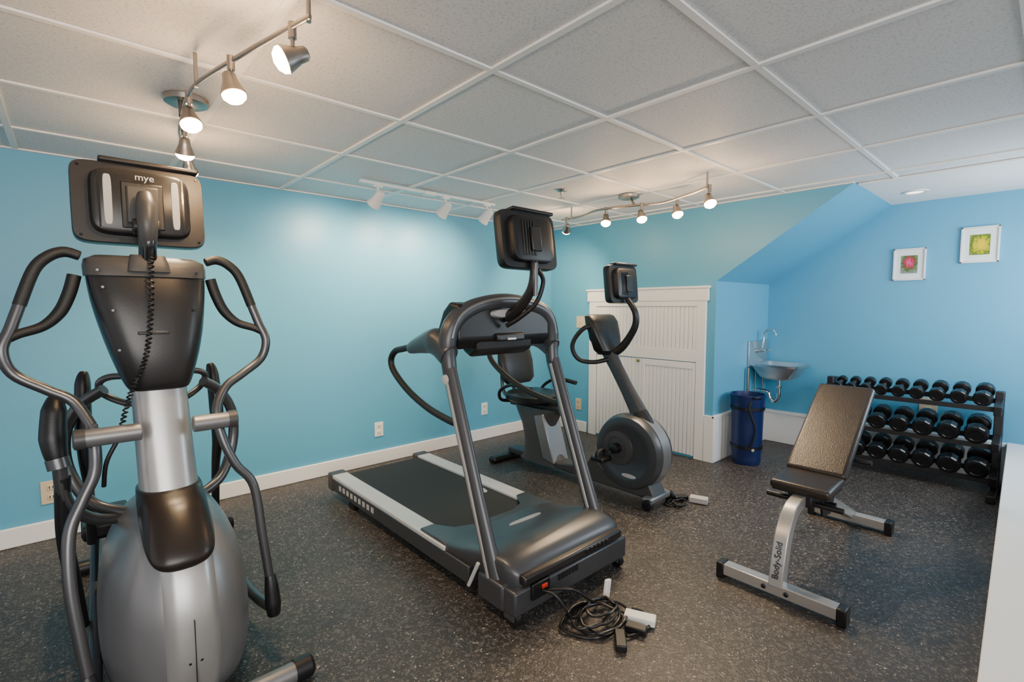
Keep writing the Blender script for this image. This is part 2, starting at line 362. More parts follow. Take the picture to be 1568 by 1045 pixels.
# ---------------------------------------------------------------- TV helper
def tv(par,c,w,h,tilt,detail=False,m='black',yaw=0):
    """small fitness monitor, back toward -y"""
    R=Matrix.Translation(V(c))@Matrix.Rotation(math.radians(yaw),4,'Z')@Matrix.Rotation(math.radians(tilt),4,'X')
    def add(o,dx=0):
        o.data.transform(R@Matrix.Translation((dx,0,0))); return o
    def rr(y,a,b,e=9): return sring((0,y,0),X,Z,a,b,36,e)
    add(loft('tv_shell',[rr(-.012,w/2*.985,h/2*.98),rr(-.004,w/2,h/2),rr(.030,w/2,h/2),rr(.036,w/2*.98,h/2*.97)],M[m],par))
    add(loft('tv_screen',[rr(.036,w/2*.88,h/2*.84),rr(.0375,w/2*.88,h/2*.84)],M['blackg'],par))
    add(loft('tv_hump',[rr(-.045,w*.33,h*.36,6),rr(-.040,w*.36,h*.39,6),rr(-.010,w*.38,h*.41,6)],M[m],par))
    if detail:
        for s in (-1,1):
            add(loft('side_panel',[rr(-.047,w*.028,h*.30,5),rr(-.044,w*.032,h*.31,5)],M['lgrey'],par),s*w*.25)
            add(loft('side_groove',[rr(-.046,w*.008,h*.34,5),rr(-.04,w*.008,h*.34,5)],M['blackg'],par),s*w*.31)
            for q in (-1,1):
                add(disc('screw',(s*w*.44,-.014,q*h*.42),(0,-1,0),[(0,.004),(.002,.003)],M['blackg'],par,seg=10))
        add(box('mount_plate',(-.042,-.055,-.07),(.042,-.044,.05),M['mgrey'],par,bevel=.006))
        add(box('mount_recess',(-.055,-.048,-.085),(.055,-.040,.062),M['black'],par,bevel=.006))
    else:
        for i in range(5):
            add(box('vent',(-w*.22+i*w*.05,-.049,-h*.3),(-w*.22+i*w*.05+.008,-.044,h*.3),M['blackg'],par,bevel=.001))
        add(box('mount_plate',(-.03,-.06,-.06),(.03,-.044,.05),M['dgrey'],par,bevel=.005))
    add(box('top_lip',(-w*.30,-.03,h/2-.004),(w*.46,.028,h/2+.012),M[m],par,bevel=.005))
# ---------------------------------------------------------------- elliptical
E=root('elliptical_trainer',(.2,1.95,0)); cx=.222
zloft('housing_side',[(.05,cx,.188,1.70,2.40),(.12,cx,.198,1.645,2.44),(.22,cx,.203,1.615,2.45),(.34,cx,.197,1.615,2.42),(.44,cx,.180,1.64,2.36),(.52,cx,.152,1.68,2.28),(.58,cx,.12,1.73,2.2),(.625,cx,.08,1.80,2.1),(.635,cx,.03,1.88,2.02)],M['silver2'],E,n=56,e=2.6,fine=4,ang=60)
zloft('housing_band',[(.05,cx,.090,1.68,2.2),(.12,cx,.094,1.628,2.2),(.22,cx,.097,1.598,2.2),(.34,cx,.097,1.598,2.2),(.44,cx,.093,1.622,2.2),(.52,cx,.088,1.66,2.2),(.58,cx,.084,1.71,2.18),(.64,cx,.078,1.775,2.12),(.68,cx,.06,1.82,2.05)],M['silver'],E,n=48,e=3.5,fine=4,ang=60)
box('band_seam',(cx-.001,1.592,.10),(cx+.001,1.60,.36),M['black'],E,bevel=0)
for s in (-1,1): disc('screw_hole',(cx+s*.014,1.598,.235),(0,-1,0),[(0,.0045),(.001,.004)],M['black'],E,seg=12)
zloft('column',[(.60,.215,.080,1.80,1.99),(.70,.212,.078,1.825,1.99),(.85,.208,.076,1.86,2.0),(1.02,.205,.074,1.90,2.03)],M['silver'],E,n=36,e=2.4)
zloft('nose_cap',[(.488,.215,.03,1.652,1.70),(.50,.215,.062,1.642,1.72),(.52,.215,.080,1.640,1.76),(.55,.215,.089,1.655,1.85),(.60,.215,.091,1.695,1.95),(.65,.214,.089,1.745,2.02),(.675,.213,.086,1.79,2.02),(.68,.213,.080,1.80,2.0)],M['brown'],E,n=48,e=2.6,fine=3,ang=60)
zloft('console_pod',[(.985,.205,.070,1.90,2.05),(1.0,.205,.086,1.875,2.07),(1.08,.203,.112,1.865,2.09),(1.17,.200,.133,1.87,2.08),(1.27,.195,.149,1.885,2.07),(1.36,.192,.156,1.91,2.05)],M['dgrey'],E,n=44,e=3.2,fine=4,ang=60)
zloft('console_top',[(1.345,.192,.159,1.90,2.06),(1.375,.191,.160,1.905,2.05),(1.395,.190,.155,1.915,2.04),(1.408,.190,.13,1.93,2.02)],M['mgrey'],E,n=44,e=3.4)
zloft('console_cap_panel',[(1.36,.190,.055,1.893,1.93),(1.385,.190,.052,1.896,1.95),(1.412,.190,.045,1.91,1.97)],M['mgrey'],E,n=24,e=5)
box('cord_slot',(.15,1.868,1.165),(.23,1.876,1.175),M['black'],E,bevel=.002)
for dx,z in ((-.13,1.36),(.12,1.36),(-.10,1.24),(.11,1.24),(-.09,1.12),(.075,1.12),(-.12,1.31)):
    disc('screw',(.195+dx,1.905 if z>1.3 else 1.886,z),(0,-1,0),[(0,.005),(.004,.004)],M['blackg'],E,seg=10)
tv(E,(.187,2.0,1.575),.345,.255,-6,True,'dgrey')
text('tv_label','mye',.030,basis((.193,1.945,1.655),(1,0,0),(0,.1,1)),M['owhite'],E)
sweep('neck',[(.19,1.96,1.39),(.19,1.915,1.44),(.19,1.895,1.50),(.19,1.905,1.56),(.19,1.93,1.60)],[.022,.024,.027,.027,.02],M['mgrey'],E,seg=18)
disc('neck_joint',(.155,1.925,1.50),(1,0,0),[(0,.02),(.004,.024),(.066,.024),(.07,.02)],M['dgrey'],E,seg=20)
sweep('neck_arm',[(.19,1.915,1.53),(.192,1.90,1.46),(.193,1.915,1.40)],[.017,.02,.02],M['blackg'],E)
# coiled cord
pts=[];A=[V((.195,1.895,1.41)),V((.185,1.86,1.25)),V((.165,1.85,1.10)),V((.12,1.85,.98)),V((.09,1.84,.86))]
P,_=crom(A,[1]*5,60)
for i,p in enumerate(P): pts.append(p+V((math.cos(i*1.1)*.006,math.sin(i*1.1)*.006,0)))
sweep('coiled_cord',pts,.0028,M['black'],E,seg=6,straight=True)
sweep('cord_tail',[(.10,1.84,.88),(.06,1.84,.80),(.05,1.86,.72)],.006,M['black'],E)
# pivot tubes
for s,(x0,x1) in ((-1,(-.005,.145)),(1,(.275,.395))):
    cyl('pivot_tube',(x0,1.835,.875),(x1,1.835,.875),.026,M['silver2'],E,seg=28,bevel=.004)
    disc('pivot_cap',(x1 if s>0 else x0,1.835,.875),(s,0,0),[(-.02,.029),(.004,.029),(.008,.02)],M['mgrey'],E,seg=28)
ax=.19
def arm(s):
    f=lambda p:(ax+s*(p[0]-ax),p[1],p[2])
    n='r' if s>0 else 'l'
    grip=[(.352,1.955,1.402),(.385,1.96,1.412),(.42,1.955,1.396),(.452,1.95,1.355),(.485,1.94,1.255)]
    sweep('grip_'+n,[f(p) for p in grip],[.014,.0155,.0155,.0155,.0155],M['rubber'],E,seg=14)
    low=[(.485,1.94,1.255),(.505,1.93,1.19),(.524,1.92,1.13),(.505,1.92,1.065),(.44,1.91,1.015),(.385,1.90,.975),(.35,1.87,.905)]
    if s>0: low+=[(.36,1.845,.81),(.392,1.83,.72),(.442,1.82,.636),(.46,1.80,.45),(.474,1.785,.30)]
    sweep('swing_arm_'+n,[f(p) for p in low],.0145,M['tube'],E,seg=14)
    inner=[(.366,1.97,1.345),(.380,1.965,1.29),(.403,1.96,1.235),(.44,1.95,1.195),(.490,1.935,1.175),(.515,1.925,1.16)]
    sweep('inner_grip_'+n,[f(p) for p in inner],[.017,.017,.0165,.014,.013,.012],M['rubber'],E,seg=14)
arm(1);arm(-1)
sweep('swing_arm_lower_l',[(.03,1.87,.905),(.035,1.845,.84),(.03,1.835,.77),(.0,1.82,.70),(-.03,1.80,.62),(-.035,1.77,.48),(-.02,1.74,.32),(-.005,1.72,.20)],.0155,M['tube'],E,seg=14)
sweep('boot_r',[(.474,1.785,.32),(.476,1.78,.28),(.478,1.775,.22),(.48,1.775,.18)],[.016,.022,.026,.02],M['black'],E,seg=16)
sweep('boot_l',[(-.012,1.725,.24),(-.005,1.715,.19),(0,1.71,.12)],[.017,.026,.024],M['black'],E,seg=16)
for (p,q) in (((.478,1.78,.20),(.40,2.62,.30)),((0,1.715,.14),(.04,2.60,.36))):
    sweep('foot_link',[p,(p[0]*.7+q[0]*.3,2.05,.18),q],.018,M['tube'],E,seg=12)
for x,z in ((.40,.30),(.07,.40)):
    box('pedal',(x-.075,2.30,z),(x+.075,2.66,z+.02),M['black'],E,bevel=.01)
    box('pedal_toe',(x-.075,2.28,z+.01),(x+.075,2.31,z+.065),M['black'],E,bevel=.012)
    box('pedal_side',(x-.078,2.30,z+.015),(x-.066,2.62,z+.045),M['black'],E,bevel=.005)
for s in (-1,1):
    f=lambda p:(.21+s*(p[0]-.21),p[1],p[2])
    sweep('side_hoop',[f(p) for p in ((.27,2.04,1.02),(.33,2.08,1.02),(.36,2.10,1.0),(.35,2.12,.96),(.30,2.08,.93),(.26,2.02,.93))],.011,M['tube'],E)
    sweep('frame_hoop',[f(p) for p in ((.35,2.08,.98),(.41,2.12,.93),(.452,2.14,.84),(.450,2.14,.72),(.40,2.10,.61),(.32,2.05,.57),(.25,2.0,.57))],.018,M['tube'],E,seg=14)
    sweep('link_cover',[f(p) for p in ((.395,2.20,1.03),(.40,2.19,.99),(.405,2.17,.86),(.405,2.17,.74),(.40,2.2,.62),(.40,2.24,.42))],[.014,.027,.030,.024,.018,.018],M['black'],E,seg=16,flat=.8,up=(1,0,0))
sweep('link_cover_outer_l',[(-.045,2.02,.98),(-.05,2.0,.94),(-.055,1.98,.86),(-.05,1.97,.80)],[.015,.03,.033,.026],M['black'],E,seg=16)
cyl('link_collar_l',(-.05,1.97,.80),(-.045,1.965,.77),.028,M['tube'],E)
sweep('link_tube_l',[(-.045,1.965,.78),(-.035,1.98,.66),(.02,2.02,.58),(.10,2.05,.55),(.2,2.02,.56)],.018,M['tube'],E,seg=14)
sweep('link_rear_l',[(-.04,1.97,.74),(-.045,2.0,.55),(-.03,2.06,.35),(-.02,2.1,.2)],.02,M['black'],E,seg=14)
box('base_rail',(cx-.05,1.70,.03),(cx+.05,3.0,.09),M['steelb'],E,bevel=.01)
cyl('stabilizer_front',(-.08,1.64,.035),(.53,1.64,.035),.032,M['silver2'],E,seg=24,bevel=.004)
for s,x in ((-1,-.08),(1,.53)): disc('stabilizer_cap',(x,1.64,.036),(s,0,0),[(-.03,.036),(.02,.036),(.03,.028)],M['black'],E,seg=24)
cyl('stabilizer_rear',(-.08,2.98,.035),(.51,2.98,.035),.034,M['black'],E,seg=24,bevel=.004)
for x in (.05,.38): sweep('rear_track',[(x,2.35,.12),(x,2.7,.09),(x,2.98,.06)],.02,M['tube'],E)
# ---------------------------------------------------------------- treadmill
T=root('treadmill',(1.58,2.2,0)); x0,x1=1.205,1.935
box('belt',(1.30,1.75,.135),(1.84,3.07,.155),M['belt'],T,bevel=.004)
box('deck',(1.29,1.60,.07),(1.85,3.05,.133),M['black'],T,bevel=.004)
for n,a,b in (('l',x0,x0+.10),('r',x1-.10,x1)):
    box('side_rail_'+n,(a,1.80,.145),(b,3.11,.168),M['rail'],T,bevel=.005)
    box('side_rail_body_'+n,(a+.004,1.62,.065),(b-.004,3.10,.145),M['steelb'],T,bevel=.006)
    box('rear_cap_'+n,(a-.004,3.06,.06),(b+.004,3.14,.172),M['mgrey'],T,bevel=.012)
    box('foot_'+n,(a+.03,2.82,.0),(b-.03,2.90,.065),M['black'],T,bevel=.01)
cyl('rear_roller',(1.30,3.07,.11),(1.84,3.07,.11),.03,M['black'],T)
for i in range(9): box('rail_mark',(x0+.002,2.50+i*.055,.095),(x0+.005,2.50+i*.055+.03,.125),M['lgrey'],T,bevel=0)
hx=1.57
def hs(y,zt,hw,zb=.12,e=5): return sring((hx,y,(zt+zb)/2),X,Z,hw,(zt-zb)/2,40,e)
loft('motor_hood',[hs(1.345,.19,.30),hs(1.36,.235,.335),hs(1.42,.262,.345),hs(1.50,.262,.35),hs(1.60,.242,.352),hs(1.70,.212,.355),hs(1.80,.19,.355),hs(1.86,.172,.35)],M['steelb'],T,ang=60)
prism('hood_rear_lip',[(1.215,1.80),(1.215,2.02),(1.29,2.02),(1.35,1.92),(1.44,1.885),(1.70,1.885),(1.79,1.92),(1.85,2.02),(1.925,2.02),(1.925,1.80)],'z',.15,.178,M['steelb'],T,bevel=.008)
box('front_frame',(x0+.005,1.325,.055),(x1-.005,1.40,.155),M['steelb'],T,bevel=.01)
box('front_skirt',(x0+.05,1.318,.165),(x1-.05,1.36,.205),M['dgrey'],T,bevel=.01)
for i in range(6): box('vent',(1.62+i*.028,1.314,.176),(1.64+i*.028,1.321,.196),M['black'],T,bevel=.001)
for i in range(6): box('vent',(1.45+i*.022,1.322,.12),(1.465+i*.022,1.328,.145),M['black'],T,bevel=0)
loft('hood_badge',[sring((1.60,1.68,.2185),(1,0,0),(0,.95,-.28),.105,.022,24,2.2),sring((1.60,1.68,.2245),(1,0,0),(0,.95,-.28),.10,.02,24,2.2)],M['lgrey'],T)
loft('side_badge_r',[sring((1.78,2.28,.156),X,Y,.03,.075,24,2.2),sring((1.78,2.28,.158),X,Y,.028,.07,24,2.2)],M['lgrey'],T)
box('power_inlet',(1.29,1.312,.10),(1.39,1.326,.165),M['black'],T,bevel=.004)
box('power_switch',(1.34,1.306,.135),(1.37,1.314,.15),M['red'],T,bevel=.002)
for x in (x0+.03,x1-.03):
    disc('wheel',(x-.015,1.36,.032),(1,0,0),[(0,.024),(.004,.032),(.026,.032),(.03,.024)],M['black'],T,seg=28)
    box('wheel_bracket',(x-.022,1.34,.03),(x+.022,1.40,.09),M['steelb'],T,bevel=.004)
for s,x in (('l',1.240),('r',1.910)):
    sweep('upright_'+s,[(x-.005,1.445,.06),(x-.004,1.49,.18),(x,1.60,.45),(x+.003,1.715,.75),(x+.005,1.80,.97)],[.030,.030,.028,.028,.028],M['steelb'],T,seg=20,flat=1.5,up=(0,1,0))
    sweep('upright_trim_'+s,[(x-.033,1.465,.10),(x-.028,1.60,.45),(x-.026,1.715,.75),(x-.024,1.79,.95)],.010,M['silver'],T,seg=10,flat=.6,up=(1,0,0))
    box('upright_foot_'+s,(x-.04,1.39,.055),(x+.03,1.55,.16),M['steelb'],T,bevel=.01)
    cyl('brace_'+s,(x-.045,1.535,.20),(x-.045,1.60,.08),.008,M['rail'],T)
arch=[(1.248,1.80,.96),(1.245,1.81,1.03),(1.245,1.812,1.10),(1.27,1.812,1.17),(1.33,1.81,1.225),(1.44,1.805,1.265),(1.58,1.80,1.28),(1.72,1.805,1.265),(1.83,1.81,1.235),(1.89,1.812,1.18),(1.915,1.812,1.10),(1.915,1.81,1.03),(1.912,1.80,.96)]
sweep('arch',arch,[.032,.036,.040,.042,.040,.036,.036,.036,.040,.042,.040,.036,.032],M['steelb'],T,seg=20,flat=1.,up=(0,1,0))
sweep('arch_trim',[(p[0],p[1]-.034,p[2]+(.012)) for p in arch[2:-2]],.008,M['silver2'],T,seg=10)
for s in (-1,1):
    c=1.58+s*.335
    sweep('shoulder_'+('r' if s>0 else 'l'),[(c,1.80,1.03),(c,1.90,1.09),(c-s*.0,2.02,1.075),(c,2.14,1.045)],[.042,.050,.036,.020],M['steelb'],T,seg=18,flat=1.3,up=(0,0,1))
    sweep('handrail_'+('r' if s>0 else 'l'),[(c,2.06,1.065),(c,2.20,1.04),(c,2.29,1.02),(c,2.335,.97),(c,2.30,.91),(c,2.16,.83),(c,1.98,.77),(c,1.80,.74),(c,1.74,.74)],.0165,M['rubber'],T,seg=14)
pol=[(1.79,1.262),(1.785,1.10),(1.82,1.055),(1.94,1.055),(1.98,1.10),(1.91,1.235),(1.86,1.275)]
prism('console',pol,'x',1.285,1.875,M['black'],T,bevel=.015,seg=3)
prism('console_lower',[(1.79,1.15),(1.80,1.04),(1.86,1.01),(1.92,1.04),(1.90,1.15)],'x',1.40,1.76,M['dgrey'],T,bevel=.015,seg=3)
box('console_shelf',(1.50,1.765,1.085),(1.68,1.80,1.125),M['dgrey'],T,bevel=.01)
loft('console_label',[sring((1.56,1.79,1.218),(1,0,0),(0,0,1),.088,.022,28,2.4),sring((1.56,1.768,1.220),(1,0,0),(0,0,1),.080,.018,28,2.4)],M['lgrey'],T)
box('status_light',(1.56,1.755,1.092),(1.61,1.767,1.102),M['owhite'],T,bevel=.002)
disc('logo_badge',(1.216,1.785,.93),(-1,0,0),[(0,.022),(.006,.022),(.008,.018)],M['lgrey'],T,seg=24)
sweep('tv_neck',[(1.575,1.78,1.20),(1.58,1.70,1.25),(1.585,1.63,1.33),(1.585,1.61,1.42),(1.585,1.63,1.50)],[.028,.026,.022,.02,.02],M['dgrey'],T,seg=16)
sweep('tv_cable',[(1.60,1.60,1.42),(1.635,1.60,1.37),(1.62,1.63,1.27),(1.58,1.70,1.20),(1.55,1.76,1.16)],.011,M['black'],T)
cyl('tv_post',(1.585,1.60,1.30),(1.585,1.60,1.45),.012,M['tube'],T)
tv(T,(1.585,1.65,1.555),.345,.265,-8,False,'black',0)
# ---------------------------------------------------------------- recumbent bike
B=root('recumbent_exercise_bike',(2.7,2.3,0)); bx=2.70
c0=(bx,1.81,.315)
disc('flywheel_housing',c0,(1,0,0),[(-.085,.001),(-.085,.15),(-.095,.165),(-.10,.20),(-.092,.228),(-.06,.243),(.06,.243),(.092,.228),(.10,.20),(.095,.165),(.085,.15),(.085,.001)],M['steelb'],B,seg=64)
disc('housing_rim',(bx,1.81,.315),(1,0,0),[(-.045,.240),(-.045,.248),(.045,.248),(.045,.240)],M['silver2'],B,seg=64)
for s in (-1,1):
    disc('crank_cover',(bx+s*.086,1.87,.335),(s,0,0),[(0,.115),(.014,.11),(.016,.075),(.010,.07),(.010,.001)],M['mgrey'],B,seg=40)
    disc('crank_hub',(bx+s*.09,1.87,.335),(s,0,0),[(0,.035),(.05,.03),(.055,.02)],M['black'],B,seg=24)
    q=(bx+s*.135,1.87+s*-.12,.335+s*-.08) if s>0 else (bx-.135,1.93,.27)
    sweep('crank_arm',[(bx+s*.125,1.87,.335),q],[.017,.013],M['tube'],B,straight=True)
    box('pedal',(min(q[0],q[0]+s*.10),q[1]-.05,q[2]-.015),(max(q[0],q[0]+s*.10),q[1]+.05,q[2]+.015),M['black'],B,bevel=.008)
    sweep('pedal_strap',[(q[0]+s*.01,q[1],q[2]+.012),(q[0]+s*.02,q[1],q[2]+.05),(q[0]+s*.05,q[1],q[2]+.06),(q[0]+s*.09,q[1],q[2]+.045),(q[0]+s*.095,q[1],q[2]+.012)],.008,M['rubber'],B,flat=2.,up=(0,1,0))
loft('housing_badge',[sring((bx-.094,1.78,.17),(0,1,0),(0,0,1),.055,.014,20,2.2),sring((bx-.10,1.78,.17),(0,1,0),(0,0,1),.05,.011,20,2.2)],M['lgrey'],B)
prism('lower_fairing',[(1.60,.06),(1.66,.16),(1.80,.12),(2.0,.16),(2.10,.24),(2.16,.14),(2.40,.10),(2.55,.10),(2.55,.05),(1.62,.045)],'x',bx-.07,bx+.07,M['mgrey'],B,bevel=.015,seg=3)
box('base_beam',(bx-.045,1.62,.045),(bx+.045,3.0,.095),M['steelb'],B,bevel=.01)
box('stabilizer_front',(bx-.12,1.60,.03),(bx+.12,1.67,.075),M['silver2'],B,bevel=.015)
for s in (-1,1): disc('wheel',(bx+s*.125-.015,1.62,.034),(1,0,0),[(0,.022),(.004,.034),(.026,.034),(.03,.022)],M['black'],B,seg=24)
box('stabilizer_rear',(bx-.25,2.93,.0),(bx+.25,3.01,.05),M['black'],B,bevel=.018)
sweep('column',[(bx,1.72,.44),(bx,1.77,.56),(bx,1.86,.70),(bx,1.95,.84),(bx,2.02,.95)],[.048,.040,.033,.032,.036],M['steelb'],B,seg=18,flat=1.5,up=(0,1,0))
sweep('column_boot',[(bx,1.705,.40),(bx,1.73,.47),(bx,1.78,.57)],[.062,.058,.045],M['black'],B,seg=20,flat=1.4,up=(0,1,0))
def cs(z,y,a,b,e=4): return sring((bx,y,z),X,Y,a,b,32,e)
loft('console',[cs(.93,2.03,.06,.045),cs(.96,2.03,.10,.06),cs(1.05,2.05,.135,.05),cs(1.15,2.08,.150,.045),cs(1.19,2.10,.14,.035),cs(1.20,2.10,.11,.02)],M['black'],B)
loft('console_screen',[sring((bx,2.115,1.08),X,(0,.2,1),.09,.07,24,6),sring((bx,2.125,1.08),X,(0,.2,1),.09,.07,24,6)],M['blackg'],B)
sweep('tv_arm',[(bx,2.0,.93),(bx+.02,1.93,.98),(bx+.03,1.87,1.06),(bx+.03,1.83,1.14),(bx+.02,1.83,1.22),(bx+.01,1.88,1.30)],[.03,.028,.024,.022,.02,.018],M['black'],B,seg=14)
tv(B,(bx+.02,1.93,1.40),.31,.25,-6,False,'black')
for s in (-1,1):
    sweep('handlebar',[(bx+s*.04,2.03,1.10),(bx+s*.15,2.08,1.12),(bx+s*.19,2.14,1.06),(bx+s*.20,2.17,.98),(bx+s*.17,2.14,.90),(bx+s*.10,2.07,.88),(bx+s*.02,2.0,.90)],.015,M['rubber'],B,seg=12)
loft('pedestal',[sring((bx,2.62,.05),X,Y,.085,.24,28,3),sring((bx,2.62,.09),X,Y,.078,.20,28,3),sring((bx,2.66,.20),X,Y,.07,.15,28,3),sring((bx,2.69,.32),X,Y,.07,.15,28,3),sring((bx,2.69,.42),X,Y,.075,.21,28,3),sring((bx,2.69,.47),X,Y,.07,.24,28,3)],M['mgrey'],B)
prism('pedestal_panel',[(2.44,.08),(2.56,.10),(2.66,.42),(2.56,.44)],'x',bx-.088,bx+.088,M['silver2'],B,bevel=.01)
box('seat_track',(bx-.04,2.42,.45),(bx+.04,2.98,.50),M['black'],B,bevel=.008)
loft('seat_cushion',[sring((bx,2.74,.505),X,Y,.16,.17,32,3),sring((bx,2.74,.53),X,Y,.195,.20,32,3.2),sring((bx,2.74,.565),X,Y,.20,.205,32,3.2),sring((bx,2.745,.585),X,Y,.175,.18,32,3)],M['black'],B)
loft('seat_back',[sring((bx+.06,2.98,.62),X,Y,.13,.03,28,3),sring((bx+.06,2.99,.66),X,Y,.175,.045,28,3),sring((bx+.06,3.02,.80),X,Y,.185,.048,28,3),sring((bx+.06,3.05,.93),X,Y,.165,.045,28,3),sring((bx+.06,3.06,.98),X,Y,.11,.03,28,3)],M['black'],B)
for s in (-1,1):
    sweep('seat_back_strut',[(bx+s*.06,2.92,.49),(bx+s*.06,3.04,.56),(bx+s*.06,3.06,.75)],.014,M['tube'],B)
    sweep('seat_handle',[(bx+s*.06,2.88,.50),(bx+s*.20,2.90,.52),(bx+s*.25,2.86,.60),(bx+s*.255,2.74,.66),(bx+s*.25,2.62,.66),(bx+s*.25,2.52,.65)],[.013,.013,.013,.013,.017,.017],M['rubber'],B)
# ---------------------------------------------------------------- weight bench
G=root('weight_bench',(2.75,.75,0)); gy=.745; q4=math.pi/4
box('front_foot',(2.18,.50,.018),(2.235,.985,.068),M['silver'],G,bevel=.004)
for y in (.485,.965): box('foot_cap',(2.175,y,.0),(2.24,y+.035,.072),M['black'],G,bevel=.006)
for y in (.70,.79): disc('bolt',(2.18,y,.043),(-1,0,0),[(0,.010),(.006,.010),(.009,.005)],M['black'],G,seg=6)
sweep('front_post',[(2.205,gy,.05),(2.228,gy,.16),(2.268,gy,.27),(2.35,gy,.35),(2.50,gy,.37)],[.040,.040,.040,.038,.036],M['silver'],G,seg=4,ph=q4,up=(1,0,0),res=5,bevel=.004)
text('post_label','Body-Solid',.036,basis((2.196,gy,.168),(.27,0,1),(0,1,0)),M['black'],G)
sweep('main_beam',[(2.45,gy,.36),(2.70,gy,.32),(3.0,gy,.19),(3.30,gy,.055)],.036,M['silver'],G,seg=4,ph=q4,res=4,bevel=.004)
box('rear_foot',(3.27,.56,.018),(3.325,.93,.068),M['silver'],G,bevel=.004)
for y in (.54,.915): box('foot_cap_rear',(3.262,y,.0),(3.333,y+.035,.075),M['black'],G,bevel=.006)
box('seat_pad',(2.42,gy-.125,.405),(2.66,gy+.125,.448),M['vinyl'],G,bevel=.016,seg=4,rot=('Y',-3))
box('seat_board',(2.43,gy-.115,.393),(2.65,gy+.115,.406),M['black'],G,bevel=.002)
box('seat_bracket',(2.44,gy-.05,.34),(2.64,gy+.05,.395),M['black'],G,bevel=.004)
ang=-math.degrees(math.atan2(.36,.47))
box('back_pad',(2.66,gy-.13,.425),(3.27,gy+.13,.470),M['vinyl'],G,bevel=.018,seg=4,rot=('Y',ang),piv=(2.66,gy,.42))
box('back_board',(2.67,gy-.12,.412),(3.26,gy+.12,.426),M['black'],G,bevel=.002,rot=('Y',ang),piv=(2.66,gy,.42))
for s in (-1,1): box('back_channel',(2.64,gy+s*.06-.012,.385),(3.15,gy+s*.06+.012,.412),M['dgrey'],G,bevel=.002,rot=('Y',ang),piv=(2.66,gy,.42))
prism('adjust_plate',[(2.60,.26),(2.56,.36),(2.60,.44),(2.68,.42),(2.80,.34),(2.72,.24)],'y',gy-.055,gy-.045,M['black'],G,bevel=.002)
prism('adjust_plate_b',[(2.60,.26),(2.56,.36),(2.60,.44),(2.68,.42),(2.80,.34),(2.72,.24)],'y',gy+.045,gy+.055,M['black'],G,bevel=.002)
sweep('back_strut',[(2.98,gy,.60),(2.96,gy,.42),(2.88,gy,.27)],.018,M['silver'],G,seg=10)
cyl('handle_bar',(2.50,gy-.16,.345),(2.50,gy+.16,.345),.013,M['black'],G)
cyl('pull_pin',(2.62,gy-.10,.32),(2.62,gy-.04,.32),.014,M['black'],G)
cyl('handle_side',(2.82,gy-.19,.50),(2.82,gy+.02,.50),.012,M['black'],G)
# ---------------------------------------------------------------- dumbbell rack
K=root('dumbbell_rack',(4.5,.68,0)); ky0,ky1=.20,1.22
for y in (ky0,ky1-.045):
    box('post',(4.54,y,.03),(4.61,y+.045,.69),M['rackm'],K,bevel=.005)
    box('foot',(4.28,y,.0),(4.74,y+.045,.05),M['rackm'],K,bevel=.006)
    for z in (.60,.36,.13): box('arm',(4.40,y+.003,z-.02),(4.70,y+.042,z+.045),M['rackm'],K,bevel=.004,rot=('Y',-14))
DB=root('dumbbell_set',(4.5,.68,.4))
td=math.radians(14)
def dumbbell(c,r,L):
    d=V((-math.cos(td),0,-math.sin(td)))
    c=V(c)
    disc('handle',c-d*L/2,d,[(0,.012),(L*.25,.014),(L*.5,.016),(L*.75,.014),(L,.012)],M['tube'],DB,seg=12)
    for s in (-1,1):
        o=c+d*s*L/2
        disc('head',o,d*s,[(-r*.10,r*.6),(0,r*.93),(r*.12,r),(r*1.05,r),(r*1.2,r*.90),(r*1.24,r*.62),(r*1.18,r*.58),(r*1.18,.002)],M['rubber2'],DB,seg=12,ang=25)
def row(y0,r0,r1,n,gap):
    out=[];y=y0
    for i in range(n):
        r=r0+(r1-r0)*i/(n-1); out.append((y-r,r)); y-=2*r+gap
    return out
shelves=((.605,row(1.165,.034,.050,9,.020)),(.355,row(1.165,.054,.064,7,.014)),(.125,row(1.165,.056,.066,7,.012)))
for z,lst in shelves:
    for dx in (-.075,.075):
        zz=z+dx*math.tan(td)
        box('shelf_rail',(4.55+dx-.022,ky0,zz-.006),(4.55+dx+.022,ky1,zz+.004),M['rackm'],K,bevel=.003)
        box('shelf_lip',(4.55+dx-.028,ky0,zz-.022),(4.55+dx-.020,ky1,zz+.012),M['rackm'],K,bevel=.002)
    for y,r in lst:
        if y-r>ky0-.0: dumbbell((4.55,y,z+.008+r*1.02),r,.085+r*.25)
# ---------------------------------------------------------------- sink
S=root('wall_mounted_sink',(4.62,1.65,.75)); sx0,sx1=4.40,4.79
box('backsplash',(sx0,YS-.02,.72),(sx1,YS,.95),M['steel'],S,bevel=.006)
prism('side_splash',[(YS-.02,.95),(YS-.02,.74),(YS-.12,.74)],'x',sx0,sx0+.006,M['steel'],S)
rings=[]
cxs,cys=(sx0+sx1)/2,1.60
for z,a,b in ((.735,.195,.19),(.755,.20,.195),(.757,.175,.165),(.74,.165,.155),(.66,.13,.12),(.635,.10,.09)):
    rings.append(sring((cxs,cys,z),X,Y,a,b,36,6))
rings2=[sring((cxs,cys,z),X,Y,a,b,36,6) for z,a,b in ((.735,.195,.19),(.70,.175,.165),(.64,.14,.13),(.62,.10,.09))]
loft('basin',list(reversed(rings2))+rings,M['steel'],S)
cyl('faucet_base',(cxs,YS-.02,.86),(cxs,YS-.06,.86),.022,M['chrome'],S)
sweep('faucet_spout',[(cxs,YS-.055,.86),(cxs,YS-.06,.93),(cxs,YS-.06,1.01),(cxs,YS-.09,1.05),(cxs,YS-.14,1.045),(cxs,YS-.16,1.0)],.009,M['chrome'],S)
